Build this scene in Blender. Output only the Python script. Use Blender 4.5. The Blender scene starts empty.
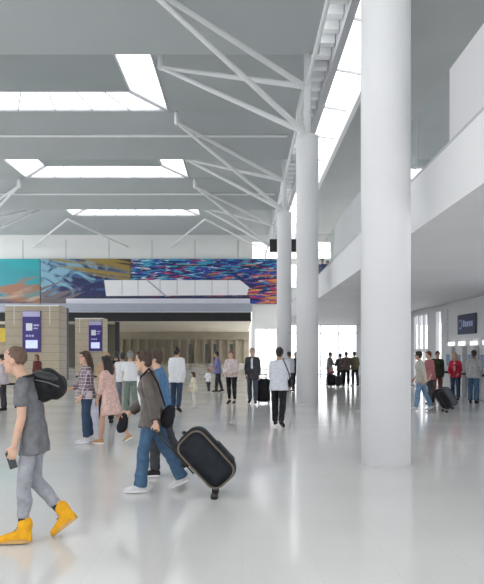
import bpy, bmesh, math, random
from mathutils import Vector as V, Matrix, noise
random.seed(7)
C = bpy.context.scene.collection
PI = math.pi; R = math.radians
F = 653.0; CX = 242.0; HY = 352.0; EYE = 1.7
def X(px, Y): return (px - CX) / F * Y
def Z(py, Y): return EYE - (py - HY) / F * Y

# ------------------------------------------------------------------ materials
MATS = {}
def node_mat(name):
    m = bpy.data.materials.new(name); m.use_nodes = True
    nt = m.node_tree; b = nt.nodes['Principled BSDF']
    MATS[name] = m
    return m, nt, b
def N(nt, t, **kw):
    n = nt.nodes.new(t)
    for k, v in kw.items():
        if k in n.inputs.keys(): n.inputs[k].default_value = v
        else: setattr(n, k, v)
    return n
def rgba(c): return (c[0], c[1], c[2], 1)
def mat(name, c, rough=.6, var=.12, scale=8, bump=0, metal=0, spec=.5, emit=0, bscale=None):
    """plain procedural material: two tones mixed by noise, optional bump"""
    if name in MATS: return MATS[name]
    m, nt, b = node_mat(name)
    tc = N(nt, 'ShaderNodeTexCoord')
    nz = N(nt, 'ShaderNodeTexNoise', Scale=scale, Detail=4.0)
    nt.links.new(tc.outputs['Object'], nz.inputs['Vector'])
    rp = N(nt, 'ShaderNodeValToRGB')
    rp.color_ramp.elements[0].position = .3; rp.color_ramp.elements[1].position = .7
    rp.color_ramp.elements[0].color = rgba([x * (1 - var) for x in c])
    rp.color_ramp.elements[1].color = rgba([min(1, x * (1 + var)) for x in c])
    nt.links.new(nz.outputs['Fac'], rp.inputs['Fac'])
    nt.links.new(rp.outputs['Color'], b.inputs['Base Color'])
    b.inputs['Roughness'].default_value = rough; b.inputs['Metallic'].default_value = metal
    b.inputs['Specular IOR Level'].default_value = spec
    if bump:
        n2 = N(nt, 'ShaderNodeTexNoise', Scale=bscale or scale * 4, Detail=5.0)
        nt.links.new(tc.outputs['Object'], n2.inputs['Vector'])
        bp = N(nt, 'ShaderNodeBump', Strength=bump, Distance=.02)
        nt.links.new(n2.outputs['Fac'], bp.inputs['Height']); nt.links.new(bp.outputs['Normal'], b.inputs['Normal'])
    if emit:
        b.inputs['Emission Color'].default_value = rgba(c); b.inputs['Emission Strength'].default_value = emit
    return m
def streak_mat(name, sx, sz, stops, scale=1, emit=0, distort=0.0, rot=0.0):
    m, nt, b = node_mat(name)
    tc = N(nt, 'ShaderNodeTexCoord'); mp = N(nt, 'ShaderNodeMapping')
    mp.inputs['Scale'].default_value = (sx, 1, sz); mp.inputs['Rotation'].default_value = (0, rot, 0)
    nz = N(nt, 'ShaderNodeTexNoise', Scale=scale, Detail=3.0, Roughness=.55, Distortion=distort)
    rp = N(nt, 'ShaderNodeValToRGB'); cr = rp.color_ramp
    while len(cr.elements) > 1: cr.elements.remove(cr.elements[0])
    cr.elements[0].position = stops[0][0]; cr.elements[0].color = rgba(stops[0][1])
    for p, c in stops[1:]:
        e = cr.elements.new(p); e.color = rgba(c)
    nt.links.new(tc.outputs['Object'], mp.inputs['Vector']); nt.links.new(mp.outputs['Vector'], nz.inputs['Vector'])
    nt.links.new(nz.outputs['Fac'], rp.inputs['Fac']); nt.links.new(rp.outputs['Color'], b.inputs['Base Color'])
    nt.links.new(rp.outputs['Color'], b.inputs['Emission Color']); b.inputs['Emission Strength'].default_value = emit
    b.inputs['Roughness'].default_value = .35
    return m
def glass_mat(name, tint, gloss=.12, milky=0.0, milk=(.8, .82, .84)):
    m = bpy.data.materials.new(name); m.use_nodes = True; nt = m.node_tree
    nt.nodes.remove(nt.nodes['Principled BSDF']); out = nt.nodes['Material Output']
    tr = N(nt, 'ShaderNodeBsdfTransparent', Color=rgba(tint)); gl = N(nt, 'ShaderNodeBsdfGlossy', Roughness=.05)
    mx = N(nt, 'ShaderNodeMixShader', Fac=gloss)
    nt.links.new(tr.outputs[0], mx.inputs[1]); nt.links.new(gl.outputs[0], mx.inputs[2])
    last = mx
    if milky:
        df = N(nt, 'ShaderNodeBsdfDiffuse', Color=rgba(milk)); tl = N(nt, 'ShaderNodeBsdfTranslucent', Color=rgba(milk))
        m2 = N(nt, 'ShaderNodeMixShader', Fac=.45); nt.links.new(df.outputs[0], m2.inputs[1]); nt.links.new(tl.outputs[0], m2.inputs[2])
        m3 = N(nt, 'ShaderNodeMixShader', Fac=milky); nt.links.new(mx.outputs[0], m3.inputs[1]); nt.links.new(m2.outputs[0], m3.inputs[2])
        last = m3
    nt.links.new(last.outputs[0], out.inputs['Surface'])
    MATS[name] = m
    return m
def plaid_mat(name, base, c1, c2, sc=9):
    m, nt, b = node_mat(name)
    tc = N(nt, 'ShaderNodeTexCoord')
    def band(d, s, lo):
        w = N(nt, 'ShaderNodeTexWave', Scale=s, bands_direction=d, Distortion=1.0)
        nt.links.new(tc.outputs['Object'], w.inputs['Vector'])
        r = N(nt, 'ShaderNodeValToRGB'); r.color_ramp.elements[0].position = lo; r.color_ramp.elements[1].position = lo + .12
        nt.links.new(w.outputs['Fac'], r.inputs['Fac']); return r
    cur = None
    for d, s, lo, col in (('Y', sc, .55, c1), ('Z', sc, .55, c1), ('Y', sc * .5, .8, c2), ('Z', sc * .5, .8, c2)):
        r = band(d, s, lo); mx = N(nt, 'ShaderNodeMix', data_type='RGBA')
        mf = N(nt, 'ShaderNodeMath', operation='MULTIPLY'); mf.inputs[1].default_value = .65
        nt.links.new(r.outputs['Color'], mf.inputs[0]); nt.links.new(mf.outputs[0], mx.inputs[0])
        if cur is None: mx.inputs[6].default_value = rgba(base)
        else: nt.links.new(cur, mx.inputs[6])
        mx.inputs[7].default_value = rgba(col); cur = mx.outputs[2]
    nt.links.new(cur, b.inputs['Base Color']); b.inputs['Roughness'].default_value = .9
    return m
def floral_mat(name, base, spot, spot2, sc=16):
    m, nt, b = node_mat(name)
    tc = N(nt, 'ShaderNodeTexCoord'); vo = N(nt, 'ShaderNodeTexVoronoi', Scale=sc)
    nt.links.new(tc.outputs['Object'], vo.inputs['Vector'])
    r = N(nt, 'ShaderNodeValToRGB'); cr = r.color_ramp
    cr.elements[0].position = .0; cr.elements[0].color = rgba(spot)
    cr.elements[1].position = .55; cr.elements[1].color = rgba(base)
    e = cr.elements.new(.28); e.color = rgba(spot2)
    nt.links.new(vo.outputs['Distance'], r.inputs['Fac']); nt.links.new(r.outputs['Color'], b.inputs['Base Color'])
    b.inputs['Roughness'].default_value = .9
    return m

def floor_mat():
    m, nt, b = node_mat('terrazzo_tiles')
    tc = N(nt, 'ShaderNodeTexCoord')
    br = N(nt, 'ShaderNodeTexBrick', Scale=1.0, offset=.0)
    br.inputs['Brick Width'].default_value = .6; br.inputs['Row Height'].default_value = .6
    br.inputs['Mortar Size'].default_value = .004; br.inputs['Mortar Smooth'].default_value = .3; br.inputs['Bias'].default_value = 0
    br.inputs['Color1'].default_value = (.70, .695, .68, 1); br.inputs['Color2'].default_value = (.715, .71, .695, 1); br.inputs['Mortar'].default_value = (.66, .655, .64, 1)
    nt.links.new(tc.outputs['Object'], br.inputs['Vector'])
    nz = N(nt, 'ShaderNodeTexNoise', Scale=.6, Detail=3.0); nt.links.new(tc.outputs['Object'], nz.inputs['Vector'])
    nz2 = N(nt, 'ShaderNodeTexNoise', Scale=60.0, Detail=2.0); nt.links.new(tc.outputs['Object'], nz2.inputs['Vector'])
    ad = N(nt, 'ShaderNodeMath', operation='ADD'); nt.links.new(nz.outputs['Fac'], ad.inputs[0]); nt.links.new(nz2.outputs['Fac'], ad.inputs[1])
    mr = N(nt, 'ShaderNodeMapRange'); mr.inputs[1].default_value = .6; mr.inputs[2].default_value = 1.4; mr.inputs[3].default_value = .92; mr.inputs[4].default_value = 1.06
    nt.links.new(ad.outputs[0], mr.inputs[0])
    mx = N(nt, 'ShaderNodeMix', data_type='RGBA', blend_type='MULTIPLY'); mx.inputs[0].default_value = 1
    nt.links.new(br.outputs['Color'], mx.inputs[6]); nt.links.new(mr.outputs[0], mx.inputs[7])
    nt.links.new(mx.outputs[2], b.inputs['Base Color'])
    mr2 = N(nt, 'ShaderNodeMapRange'); mr2.inputs[3].default_value = .07; mr2.inputs[4].default_value = .19
    nt.links.new(nz.outputs['Fac'], mr2.inputs[0]); nt.links.new(mr2.outputs[0], b.inputs['Roughness'])
    b.inputs['Specular IOR Level'].default_value = .45
    return m

M_FLOOR = floor_mat()
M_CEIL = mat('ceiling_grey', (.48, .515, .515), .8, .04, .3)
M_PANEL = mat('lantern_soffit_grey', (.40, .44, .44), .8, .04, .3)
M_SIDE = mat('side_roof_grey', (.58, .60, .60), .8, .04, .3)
M_WHITE = mat('white_paint', (.82, .83, .85), .45, .02, 1)
M_COL = mat('white_column_paint', (.86, .865, .885), .40, .02, .6)
M_STEEL = mat('white_steel', (.86, .87, .88), .4, .02, 2)
M_BEAM = mat('grey_steel', (.50, .51, .53), .5, .05, 2)
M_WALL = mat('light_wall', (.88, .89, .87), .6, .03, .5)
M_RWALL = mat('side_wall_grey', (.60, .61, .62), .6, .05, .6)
M_SLAB = mat('mezzanine_white', (.82, .82, .83), .45, .03, .7)
M_SOFF = mat('mezzanine_soffit', (.72, .73, .73), .6, .03, .5)
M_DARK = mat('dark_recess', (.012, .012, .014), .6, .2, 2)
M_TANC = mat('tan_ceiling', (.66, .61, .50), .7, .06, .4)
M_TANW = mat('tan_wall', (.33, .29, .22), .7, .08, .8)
M_KIOSK = mat('beige_cladding', (.50, .43, .32), .6, .06, 3)
M_JOINT = mat('cladding_joint', (.24, .20, .15), .7, .05, 3)
M_GLASS = glass_mat('clear_glazing', (.97, .98, 1), .05)
M_RAIL = glass_mat('balustrade_glass', (.92, .93, .95), .06, .80, (.93, .92, .93))
M_RAIL2 = glass_mat('hazy_balustrade_glass', (.92, .93, .95), .06, .42, (.93, .93, .94))
M_RAILC = glass_mat('clear_balustrade_glass', (.95, .97, .97), .05, .04)
M_BLACK = mat('black_plastic', (.012, .012, .013), .4, .2, 20)
M_PURPLE = mat('violet_sign', (.045, .03, .24), .4, .06, 2)
M_LAV = mat('lavender_sign', (.55, .52, .80), .4, .05, 2)
M_NAVY = mat('navy_sign', (.010, .022, .075), .35, .1, 2)
M_SIGNW = mat('sign_white', (.85, .86, .95), .4, .02, 2)
M_GROUND = mat('pale_paving', (.7, .7, .7), .8, .05, .5)
M_LAMP = mat('lit_header', (1, 1, .97), .4, 0, 2, emit=.7)
M_BLUESOFF = mat('pale_blue_canopy', (.36, .39, .46), .5, .04, 1)

# ------------------------------------------------------------------ mesh helpers
def loft(bm, rings, cap=True):
    vs = [[bm.verts.new(p) for p in r] for r in rings]
    n = len(vs[0])
    for a, b in zip(vs, vs[1:]):
        for i in range(n):
            bm.faces.new((a[i], a[(i + 1) % n], b[(i + 1) % n], b[i]))
    if cap:
        bm.faces.new(list(reversed(vs[0]))); bm.faces.new(vs[-1])
def frame(d):
    d = d.normalized(); u = V((0, 1, 0)) if abs(d.y) < .9 else V((1, 0, 0))
    u = (u - d * u.dot(d)).normalized(); return u, d.cross(u)
def caps(bm, p0, r0, p1, r1, e0=1, e1=1, n=12):
    p0 = V(p0); p1 = V(p1); d = (p1 - p0)
    if d.length < 1e-6: d = V((0, 0, 1e-4))
    d = d.normalized(); u, w = frame(d); rings = []
    def ring(c, r): return [c + (u * math.cos(2 * PI * i / n) + w * math.sin(2 * PI * i / n)) * r for i in range(n)]
    if e0:
        for a in (80, 55, 28): rings.append(ring(p0 - d * r0 * math.sin(R(a)), r0 * math.cos(R(a))))
    rings.append(ring(p0, r0)); rings.append(ring(p1, r1))
    if e1:
        for a in (28, 55, 80): rings.append(ring(p1 + d * r1 * math.sin(R(a)), r1 * math.cos(R(a))))
    loft(bm, rings)
def path(bm, pts, r, n=10):
    for a, b in zip(pts, pts[1:]): caps(bm, a, r, b, r, n=n)
def ell(bm, c, ax, ay, az, n=14, m=8):
    c = V(c); ax = V(ax); ay = V(ay); az = V(az); rings = []
    for j in range(m):
        t = -PI / 2 + PI * (j + .5) / m
        rings.append([c + az * math.sin(t) + (ax * math.cos(2 * PI * i / n) + ay * math.sin(2 * PI * i / n)) * math.cos(t) for i in range(n)])
    loft(bm, rings)
def box(bm, x0, x1, y0, y1, z0, z1):
    P = [V((x, y, z)) for z in (z0, z1) for x, y in ((x0, y0), (x1, y0), (x1, y1), (x0, y1))]
    v = [bm.verts.new(p) for p in P]
    for f in ((0, 3, 2, 1), (4, 5, 6, 7), (0, 1, 5, 4), (1, 2, 6, 5), (2, 3, 7, 6), (3, 0, 4, 7)): bm.faces.new([v[i] for i in f])
def obox(bm, c, ax, ay, az):
    c = V(c); ax = V(ax); ay = V(ay); az = V(az)
    v = [bm.verts.new(c + ax * sx + ay * sy + az * sz) for sz in (-1, 1) for sx, sy in ((-1, -1), (1, -1), (1, 1), (-1, 1))]
    for f in ((0, 3, 2, 1), (4, 5, 6, 7), (0, 1, 5, 4), (1, 2, 6, 5), (2, 3, 7, 6), (3, 0, 4, 7)): bm.faces.new([v[i] for i in f])
def rbox(bm, x0, x1, y0, y1, z0, z1, r=.05, seg=4):
    b2 = bmesh.new(); box(b2, x0, x1, y0, y1, z0, z1)
    bmesh.ops.bevel(b2, geom=list(b2.edges), offset=r, segments=seg, affect='EDGES', profile=.5)
    me = bpy.data.meshes.new('t'); b2.to_mesh(me); b2.free(); bm.from_mesh(me); bpy.data.meshes.remove(me)
BAKE = []
FOLD = bpy.data.textures.new('cloth_folds', 'CLOUDS'); FOLD.noise_scale = .11; FOLD.noise_depth = 1
LOCK = bpy.data.textures.new('hair_locks', 'CLOUDS'); LOCK.noise_scale = .035
FOLDS = ('t_shirt', 'shirt', 'jacket', 'trousers', 'dress', 'blouse', 'suit_jacket', 'top', 'plaid_shirt', 'cardigan', 'jumper', 'coat', 'bag_body')
def ob(name, bm, m, parent=None, smooth=False, bevel=0, vox=0, sm=2, loc=None):
    bmesh.ops.recalc_face_normals(bm, faces=bm.faces[:])
    if bevel: bmesh.ops.bevel(bm, geom=list(bm.edges), offset=bevel, segments=2, affect='EDGES', profile=.5)
    me = bpy.data.meshes.new(name); bm.to_mesh(me); bm.free()
    if smooth:
        for p in me.polygons: p.use_smooth = True
    o = bpy.data.objects.new(name, me); C.objects.link(o); me.materials.append(m)
    if parent: o.parent = parent
    if loc: o.location = loc
    if vox:
        r = o.modifiers.new('r', 'REMESH'); r.mode = 'VOXEL'; r.voxel_size = vox; r.use_smooth_shade = True
        s = o.modifiers.new('s', 'SMOOTH'); s.iterations = sm; s.factor = .5
        if name in FOLDS or name == 'hair':
            d = o.modifiers.new('d', 'DISPLACE'); d.texture = FOLD if name != 'hair' else LOCK; d.texture_coords = 'LOCAL'
            d.strength = .026 if name != 'hair' else .016; d.mid_level = .28 if name != 'hair' else .5
        BAKE.append(o)
    return o
def bake_all():
    dg = bpy.context.evaluated_depsgraph_get(); dg.update()
    new = []
    for o in BAKE:
        me = bpy.data.meshes.new_from_object(o.evaluated_get(dg), preserve_all_data_layers=False, depsgraph=dg); new.append(me)
    for o, me in zip(BAKE, new):
        o.modifiers.clear(); me.name = o.name; mm = o.data.materials[0]; o.data = me
        if not me.materials: me.materials.append(mm)
        for p in me.polygons: p.use_smooth = True
    BAKE.clear()
def empty(name, loc=(0, 0, 0), rz=0, label=None, cat=None, group=None):
    o = bpy.data.objects.new(name, None); C.objects.link(o); o.location = loc; o.rotation_euler = (0, 0, rz); o.empty_display_size = .2
    if label: o['label'] = label; o['category'] = cat
    if group: o['group'] = group
    return o
def tag(o, label, cat, group=None):
    o['label'] = label; o['category'] = cat
    if group: o['group'] = group
    return o
def struct(name, bm, m, **k):
    o = ob(name, bm, m, **k); o['kind'] = 'structure'; return o
def B(): return bmesh.new()
def sheet_holes(bm, xs, ys, z, holes, t=.12):
    """flat slab with rectangular holes"""
    xs = sorted(set(xs)); ys = sorted(set(ys))
    for x0, x1 in zip(xs, xs[1:]):
        for y0, y1 in zip(ys, ys[1:]):
            cx, cy = (x0 + x1) / 2, (y0 + y1) / 2
            if any(h[0] < cx < h[1] and h[2] < cy < h[3] for h in holes): continue
            box(bm, x0, x1, y0, y1, z, z + t)

# ------------------------------------------------------------------ world + camera
w = bpy.data.worlds.new('overcast_sky'); bpy.context.scene.world = w; w.use_nodes = True
bg = w.node_tree.nodes['Background']; bg.inputs['Color'].default_value = (1.0, .995, .985, 1); bg.inputs['Strength'].default_value = 1.75
cam = bpy.data.cameras.new('camera'); co = bpy.data.objects.new('camera', cam); C.objects.link(co)
cam.sensor_fit = 'AUTO'; cam.sensor_width = 36; cam.lens = 36 * F / 584; cam.shift_y = 60 / 584
co.location = (0, 0, EYE); co.rotation_euler = (PI / 2, 0, 0); bpy.context.scene.camera = co
vs = bpy.context.scene.view_settings; vs.view_transform = 'Standard'; vs.look = 'None'; vs.exposure = 0.90; vs.gamma = 1; vs.use_curve_mapping = False

# ------------------------------------------------------------------ setting
HALL_L, HALL_BACK, RZ = -27.0, 64.0, 13.2
b = B(); box(b, -27, 9, -14, 102, -.2, 0); struct('floor', b, M_FLOOR)
b = B(); box(b, -300, 300, -300, 400, -.5, -.25); struct('trim_1', b, M_GROUND)      # paving outside

LAN = [(-14.3, -3.5, yc - 3 + 6.25 - 6.0, yc + 3.2) for yc in (4, 16, 28, 40, 52)]
LAN = [(-14.3, -3.5, yc - 2.75, yc + 3.2) for yc in (4, 16, 28, 40, 52)]  # two nearest repeat the bays out of view, added for daylight
RLAN = (8.7, 18.5, 39.0, 43.8)
SKY = (3.62, 4.85)
b = B()
VAL = 11.72                                            # folded plates: valleys on the column lines
for l in LAN:
    sheet_holes(b, [HALL_L, -14.3, -3.5, 2.6], [l[2], l[3]], RZ, [l])
    for yv, yr in ((l[2] - 3.25, l[2]), (l[3] + 2.8, l[3])):
        if yv > 57: continue
        P = [V((x, y, z)) for x in (HALL_L, 2.6) for y, z in ((yv, VAL), (yr, RZ), (yr, RZ + .12), (yv, VAL + .12))]
        loft(b, [P[:4], P[4:]])
box(b, HALL_L, 2.6, 55.2, 64.3, RZ, RZ + .12)
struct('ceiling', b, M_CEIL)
b = B(); xs = [4.85, RLAN[0], RLAN[1]]; ys = [-8, RLAN[2], RLAN[3], 64.3]
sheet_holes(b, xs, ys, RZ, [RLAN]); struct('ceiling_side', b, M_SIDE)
# ribbed cornice between the hall ceiling and the long rooflight
b = B(); box(b, 2.62, 3.4, -8, 63.9, RZ - .1, RZ + .1)
for i in range(72): box(b, 2.64, 3.34, -7.6 + i, -7.25 + i, RZ - .42, RZ - .1)
struct('trim_2', b, M_STEEL)
b = B(); box(b, 3.36, SKY[0], -8, 64, 12.45, 13.3); struct('trim_3', b, M_BEAM)
b = B(); box(b, SKY[1], SKY[1] + .2, -8, 64, 12.35, 13.19); struct('trim_4', b, M_STEEL)

# walls
LZ, FZ = 7.0, 6.0
b = B()
box(b, HALL_L, 1.0, 64, 64.3, 10.8, 13.19); box(b, HALL_L, 1.0, 64, 64.3, 6.4, 10.8); box(b, 1.0, 18, 64, 64.3, 12.5, 13.19)
box(b, 1.0, 3.45, 64, 64.3, 4.0, 10.85); box(b, 3.45, 18, 64, 64.3, 10.3, 10.85); box(b, 5.7, 18, 64, 64.3, 4.63, 10.3); box(b, 3.45, 5.7, 64, 64.3, 4.63, 8.0)
box(b, 8.7, 18, 64, 64.3, 10.8, 12.5); box(b, .95, 1.25, 63.7, 64.3, 0, 6.4)
struct('wall_back', b, M_WALL)
b = B()                                                  # joints between the white upper wall panels
for k in range(7): xx = X(-20 + 43 * k, 64); box(b, xx - .03, xx + .03, 63.97, 63.99, 10.8, 12.7)
struct('trim_5', b, M_BEAM)
def window(name, x0, x1, y, z0, z1, nx, nz, mw=.06, axis='x'):
    root = empty(name); root['kind'] = 'structure'
    def bx(bb, u0, u1, w0, w1, q0, q1):
        if axis == 'x': box(bb, u0, u1, y + w0, y + w1, q0, q1)
        else: box(bb, y + w0, y + w1, u0, u1, q0, q1)
    b = B()
    for i in range(nx + 1):
        u = x0 + (x1 - x0) * i / nx; bx(b, u - mw / 2, u + mw / 2, -.05, .05, z0, z1)
    for i in range(nz + 1):
        q = z0 + (z1 - z0) * i / nz; bx(b, x0, x1, -.045, .045, q - mw / 2, q + mw / 2)
    o = ob('window_frame', b, M_WHITE, root); o['kind'] = 'structure'
    b = B(); bx(b, x0, x1, -.005, .005, z0, z1); o = ob('pane', b, M_GLASS, root); o['kind'] = 'structure'
window('window_1', 1.0, 8.7, 64.15, 10.85, 12.5, 6, 2)
window('window_2', 3.45, 5.7, 64.15, 8.0, 10.3, 2, 1)
window('window_3', 1.25, 3.45, 64.15, 0, 4.0, 2, 1, .12)
window('window_4', 3.2, 8.6, 49.0, 0, 3.72, 4, 1, .06)
# transom of the glazed back wall under the mezzanine
b = B(); box(b, 3.2, 8.6, 48.97, 49.03, 3.08, 3.14); struct('trim_6', b, M_WHITE)
window('window_5', -8, 30, HALL_L, 0, LZ, 8, 2, .15, axis='y'); window('window_added_11', 30, 102, HALL_L, 0, 13.19, 14, 4, .15, axis='y')  # left glazing out of view; far stretch made full height to add daylight
b = B(); box(b, HALL_L - .2, HALL_L, -8, 30, LZ, 13.19); struct('wall_left_added', b, M_WALL)  # unseen upper wall, added to cut side light on near parts
b = B(); box(b, HALL_L, 14, -8.3, -8, FZ, 13.19); struct('wall_front_added', b, M_WALL)  # unseen wall behind the camera, added to hold back light
window('window_10', HALL_L, 14, -8.15, 0, FZ, 16, 2, .12)
# mezzanine
b = B(); box(b, 2.93, 14, -8, 50, 3.75, 4.63); struct('floor_mezzanine', b, M_SLAB)
b = B(); box(b, 14, 14.2, -8, 63.9, 4.63, 13.19); struct('wall_right_upper', b, M_WALL)
# right wall below the mezzanine, with a tall slit window and a bright doorway
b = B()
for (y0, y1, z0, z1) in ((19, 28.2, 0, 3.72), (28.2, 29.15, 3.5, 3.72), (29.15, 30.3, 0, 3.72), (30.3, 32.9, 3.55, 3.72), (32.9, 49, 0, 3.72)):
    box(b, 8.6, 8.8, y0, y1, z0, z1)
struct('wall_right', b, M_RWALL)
window('window_6', 28.2, 29.15, 8.7, 0, 3.5, 1, 1, .08, axis='y')
window('window_added_9', -8, 19, 8.7, 0, 3.72, 9, 1, .08, axis='y')  # unseen glazing added to bring daylight under the mezzanine
window('window_7', 30.3, 32.9, 8.7, 0, 3.55, 3, 2, .16, axis='y')

# balustrade glass along the mezzanine edge
def balustrade(label, panes, m):
    root = empty('balustrade', (2.97, panes[0][0], 4.63), 0, label, 'balustrade')
    y00 = panes[0][0]
    for y0, y1 in panes:
        b = B(); box(b, -.008, .008, y0 + .008 - y00, y1 - .008 - y00, .0, 1.1); ob('pane', b, m, root)
    b = B(); box(b, -.03, .03, panes[0][0] - y00, panes[-1][1] - y00, 0, .06); ob('base_rail', b, M_BEAM, root)
balustrade('milky glass balustrade at the upper right corner, near end of the mezzanine', [(1.3, 3.3), (3.3, 5.3), (5.3, 7.3), (7.3, 9.33)], M_RAIL)
balustrade('clear glass balustrade on the mezzanine edge just right of the nearest column', [(9.33, 11.0), (11.0, 12.7), (12.7, 14.4)], M_RAILC)
balustrade('milky glass balustrade on the mezzanine edge between the two nearest columns', [(14.4 + 1.65 * k, 14.4 + 1.65 * (k + 1)) for k in range(4)], M_RAIL2)
balustrade('clear glass balustrade far along the mezzanine, before the people in navy', [(21.0 + 1.76 * k, 21.0 + 1.76 * (k + 1)) for k in range(16)], M_RAILC)

# ------------------------------------------------------------------ rooflights
def skylight(l, label):
    x0, x1, y0, y1 = l; zo, zi = RZ + .02, RZ + .5
    a, c = 1.65, 1.2
    root = empty('skylight', ((x0 + x1) / 2, (y0 + y1) / 2, zo), 0, label, 'skylight', )
    ox, oy = (x0 + x1) / 2, (y0 + y1) / 2
    x0 -= ox; x1 -= ox; y0 -= oy; y1 -= oy; h = zi - zo
    xi0, xi1, yi1 = x0 + a, x1 - a, y1 - c
    O = [V((x0, y0, 0)), V((x1, y0, 0)), V((x1, y1, 0)), V((x0, y1, 0))]
    I = [V((xi0, y0, h)), V((xi1, y0, h)), V((xi1, yi1, h)), V((xi0, yi1, h))]
    def quad(name, p, m, t=.02):
        b = B(); n = (p[1] - p[0]).cross(p[3] - p[0]).normalized()
        if n.z < 0: n = -n
        lo = [b.verts.new(q) for q in p]; hi = [b.verts.new(q + n * t) for q in p]
        b.faces.new(lo); b.faces.new(hi)
        for i in range(4): b.faces.new((lo[i], lo[(i + 1) % 4], hi[(i + 1) % 4], hi[i]))
        return ob(name, b, m, root)
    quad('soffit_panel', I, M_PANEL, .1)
    quad('pane', [O[1], O[2], I[2], I[1]], M_GLASS); quad('pane', [O[3], O[0], I[0], I[3]], M_GLASS); quad('pane', [O[2], O[3], I[3], I[2]], M_GLASS)
    b = B(); box(b, x0, x1, y0 - .05, y0, 0, h + .1); ob('end_panel', b, M_PANEL, root)
    for k in (2, 3): b = B(); caps(b, O[k], .11, I[k], .11, n=6); ob('hip_beam', b, M_BEAM, root)
    b = B()
    for p, q in ((O[1], O[2]), (O[2], O[3]), (O[3], O[0])): caps(b, p, .06, q, .06, n=6)
    for p, q in ((I[1], I[2]), (I[2], I[3]), (I[3], I[0])): caps(b, p, .06, q, .06, n=6)
    ob('frame', b, M_BEAM, root)
    for k in range(1, 6):
        t = k / 6; p = O[3].lerp(O[2], t); q = I[3].lerp(I[2], t)
        b = B(); caps(b, p, .03, q, .03, n=6); ob('glazing_bar', b, M_BEAM, root)
for l, t in zip(LAN, ('unseen hipped rooflight almost overhead, repeated for its daylight', 'unseen hipped rooflight before the largest visible one, repeated for its daylight',
                      'largest hipped rooflight, at the upper left, nearest in view', 'middle hipped rooflight, second band of glass above the banner',
                      'smallest hipped rooflight, thin bright strip nearest the end wall')):
    skylight(l, t)
skylight(RLAN, 'small bright rooflight over the mezzanine, just right of the nearest column')
root = empty('rooflight_strip', (0, 0, 13.02), 0, 'long continuous rooflight running lengthwise above the row of columns', 'skylight')
b = B(); box(b, SKY[0] - .005, SKY[1] + .005, -8, 63.9, .05, .07); ob('pane', b, M_GLASS, root)
for k in range(18):
    b = B(); y = -6 + 4 * k
    caps(b, (SKY[0] + .1, y, -.05), .07, (SKY[1] + .1, y + .5, -.05), .07, n=6); ob('glazing_bar', b, M_STEEL, root)

# ------------------------------------------------------------------ columns with their roof struts
def column(x, y, label, sides=(-1,), r=.375, shaft=True):
    root = empty('column' if shaft else 'roof_truss', (x, y, 0 if shaft else 8.9), 0, label, 'column' if shaft else 'truss')
    b = B(); n = 48
    prof = [(0, r), (8.75, r), (8.8, r * 1.02), (8.95, r * 1.02)]
    loft(b, [[V((rr * math.cos(2 * PI * i / n), rr * math.sin(2 * PI * i / n), z)) for i in range(n)] for z, rr in prof])
    if shaft:
        o = ob('shaft', b, M_COL, root)
        for p in o.data.polygons: p.use_smooth = abs(p.normal.z) < .5
    else:
        b.free(); b = B(); box(b, -.25, 1.65, -.3, .3, 8.75, 9.6); ob('bearing_box', b, M_BLACK, root)
    b = B(); caps(b, (0, 0, 8.9), .13, (0, 0, 11.74), .11, 0, 0, 16); ob('post', b, M_STEEL, root, smooth=True)
    for s in sides:
        for d in (-3, 3):
            node = V((s * 5.3, d, 12.6))
            for zz in (9.1, 10.65):
                b = B(); caps(b, (s * .1, 0, zz), .10, node, .085, n=12); ob('strut', b, M_STEEL, root, smooth=True)
            b = B(); caps(b, node, .13, node + V((0, 0, .42)), .1, n=10); ob('bracket', b, M_STEEL, root, smooth=True)
    if not shaft:
        for c in root.children: c.location.z -= 8.9
    return root
G = None
column(2.2, 10, 'nearest round white column, thick and bright at the centre right')
column(2.2, 22, 'second nearest round white column, its top carrying the longest white struts in view')
column(2.2, 34, 'third round white column, thinner, just left of the second')
column(2.2, 46, 'white roof struts meeting at a black box behind the third column', shaft=False)
column(-20, 46, 'white column at the far left, only its roof strut in view at the left edge', sides=(1,))
root = empty('roof_chord', (2.2, 0, 10.7), 0, 'long white tube running from post to post along the column row', 'tube')
b = B(); caps(b, (0, -8, 0), .07, (0, 64, 0), .07, n=12); ob('tube', b, M_STEEL, root, smooth=True)
for y, t in ((34, 'nearer'), (46, 'farther')):
    b = B(); caps(b, (-20, y - 1.5, 12.45), .06, (2.2, y - 1.5, 12.45), .07, n=10)
    tag(ob('roof_tie', b, M_STEEL, smooth=True), '%s thin white tie tube crossing under the grey ceiling' % t, 'tube')
for (x0, x1, t) in ((-14.7, -20.5, 'left'), (-14.7, -11.2, 'second from left'), (-3.1, -7.0, 'third from left'), (-3.1, 1.5, 'right')):
    b = B(); caps(b, (x0, 55, 12.9), .09, (x1, 63.9, 12.0), .08, n=10)
    tag(ob('roof_brace', b, M_STEEL, smooth=True), 'white brace fanning down to the end wall, %s of the four' % t, 'strut')

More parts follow.
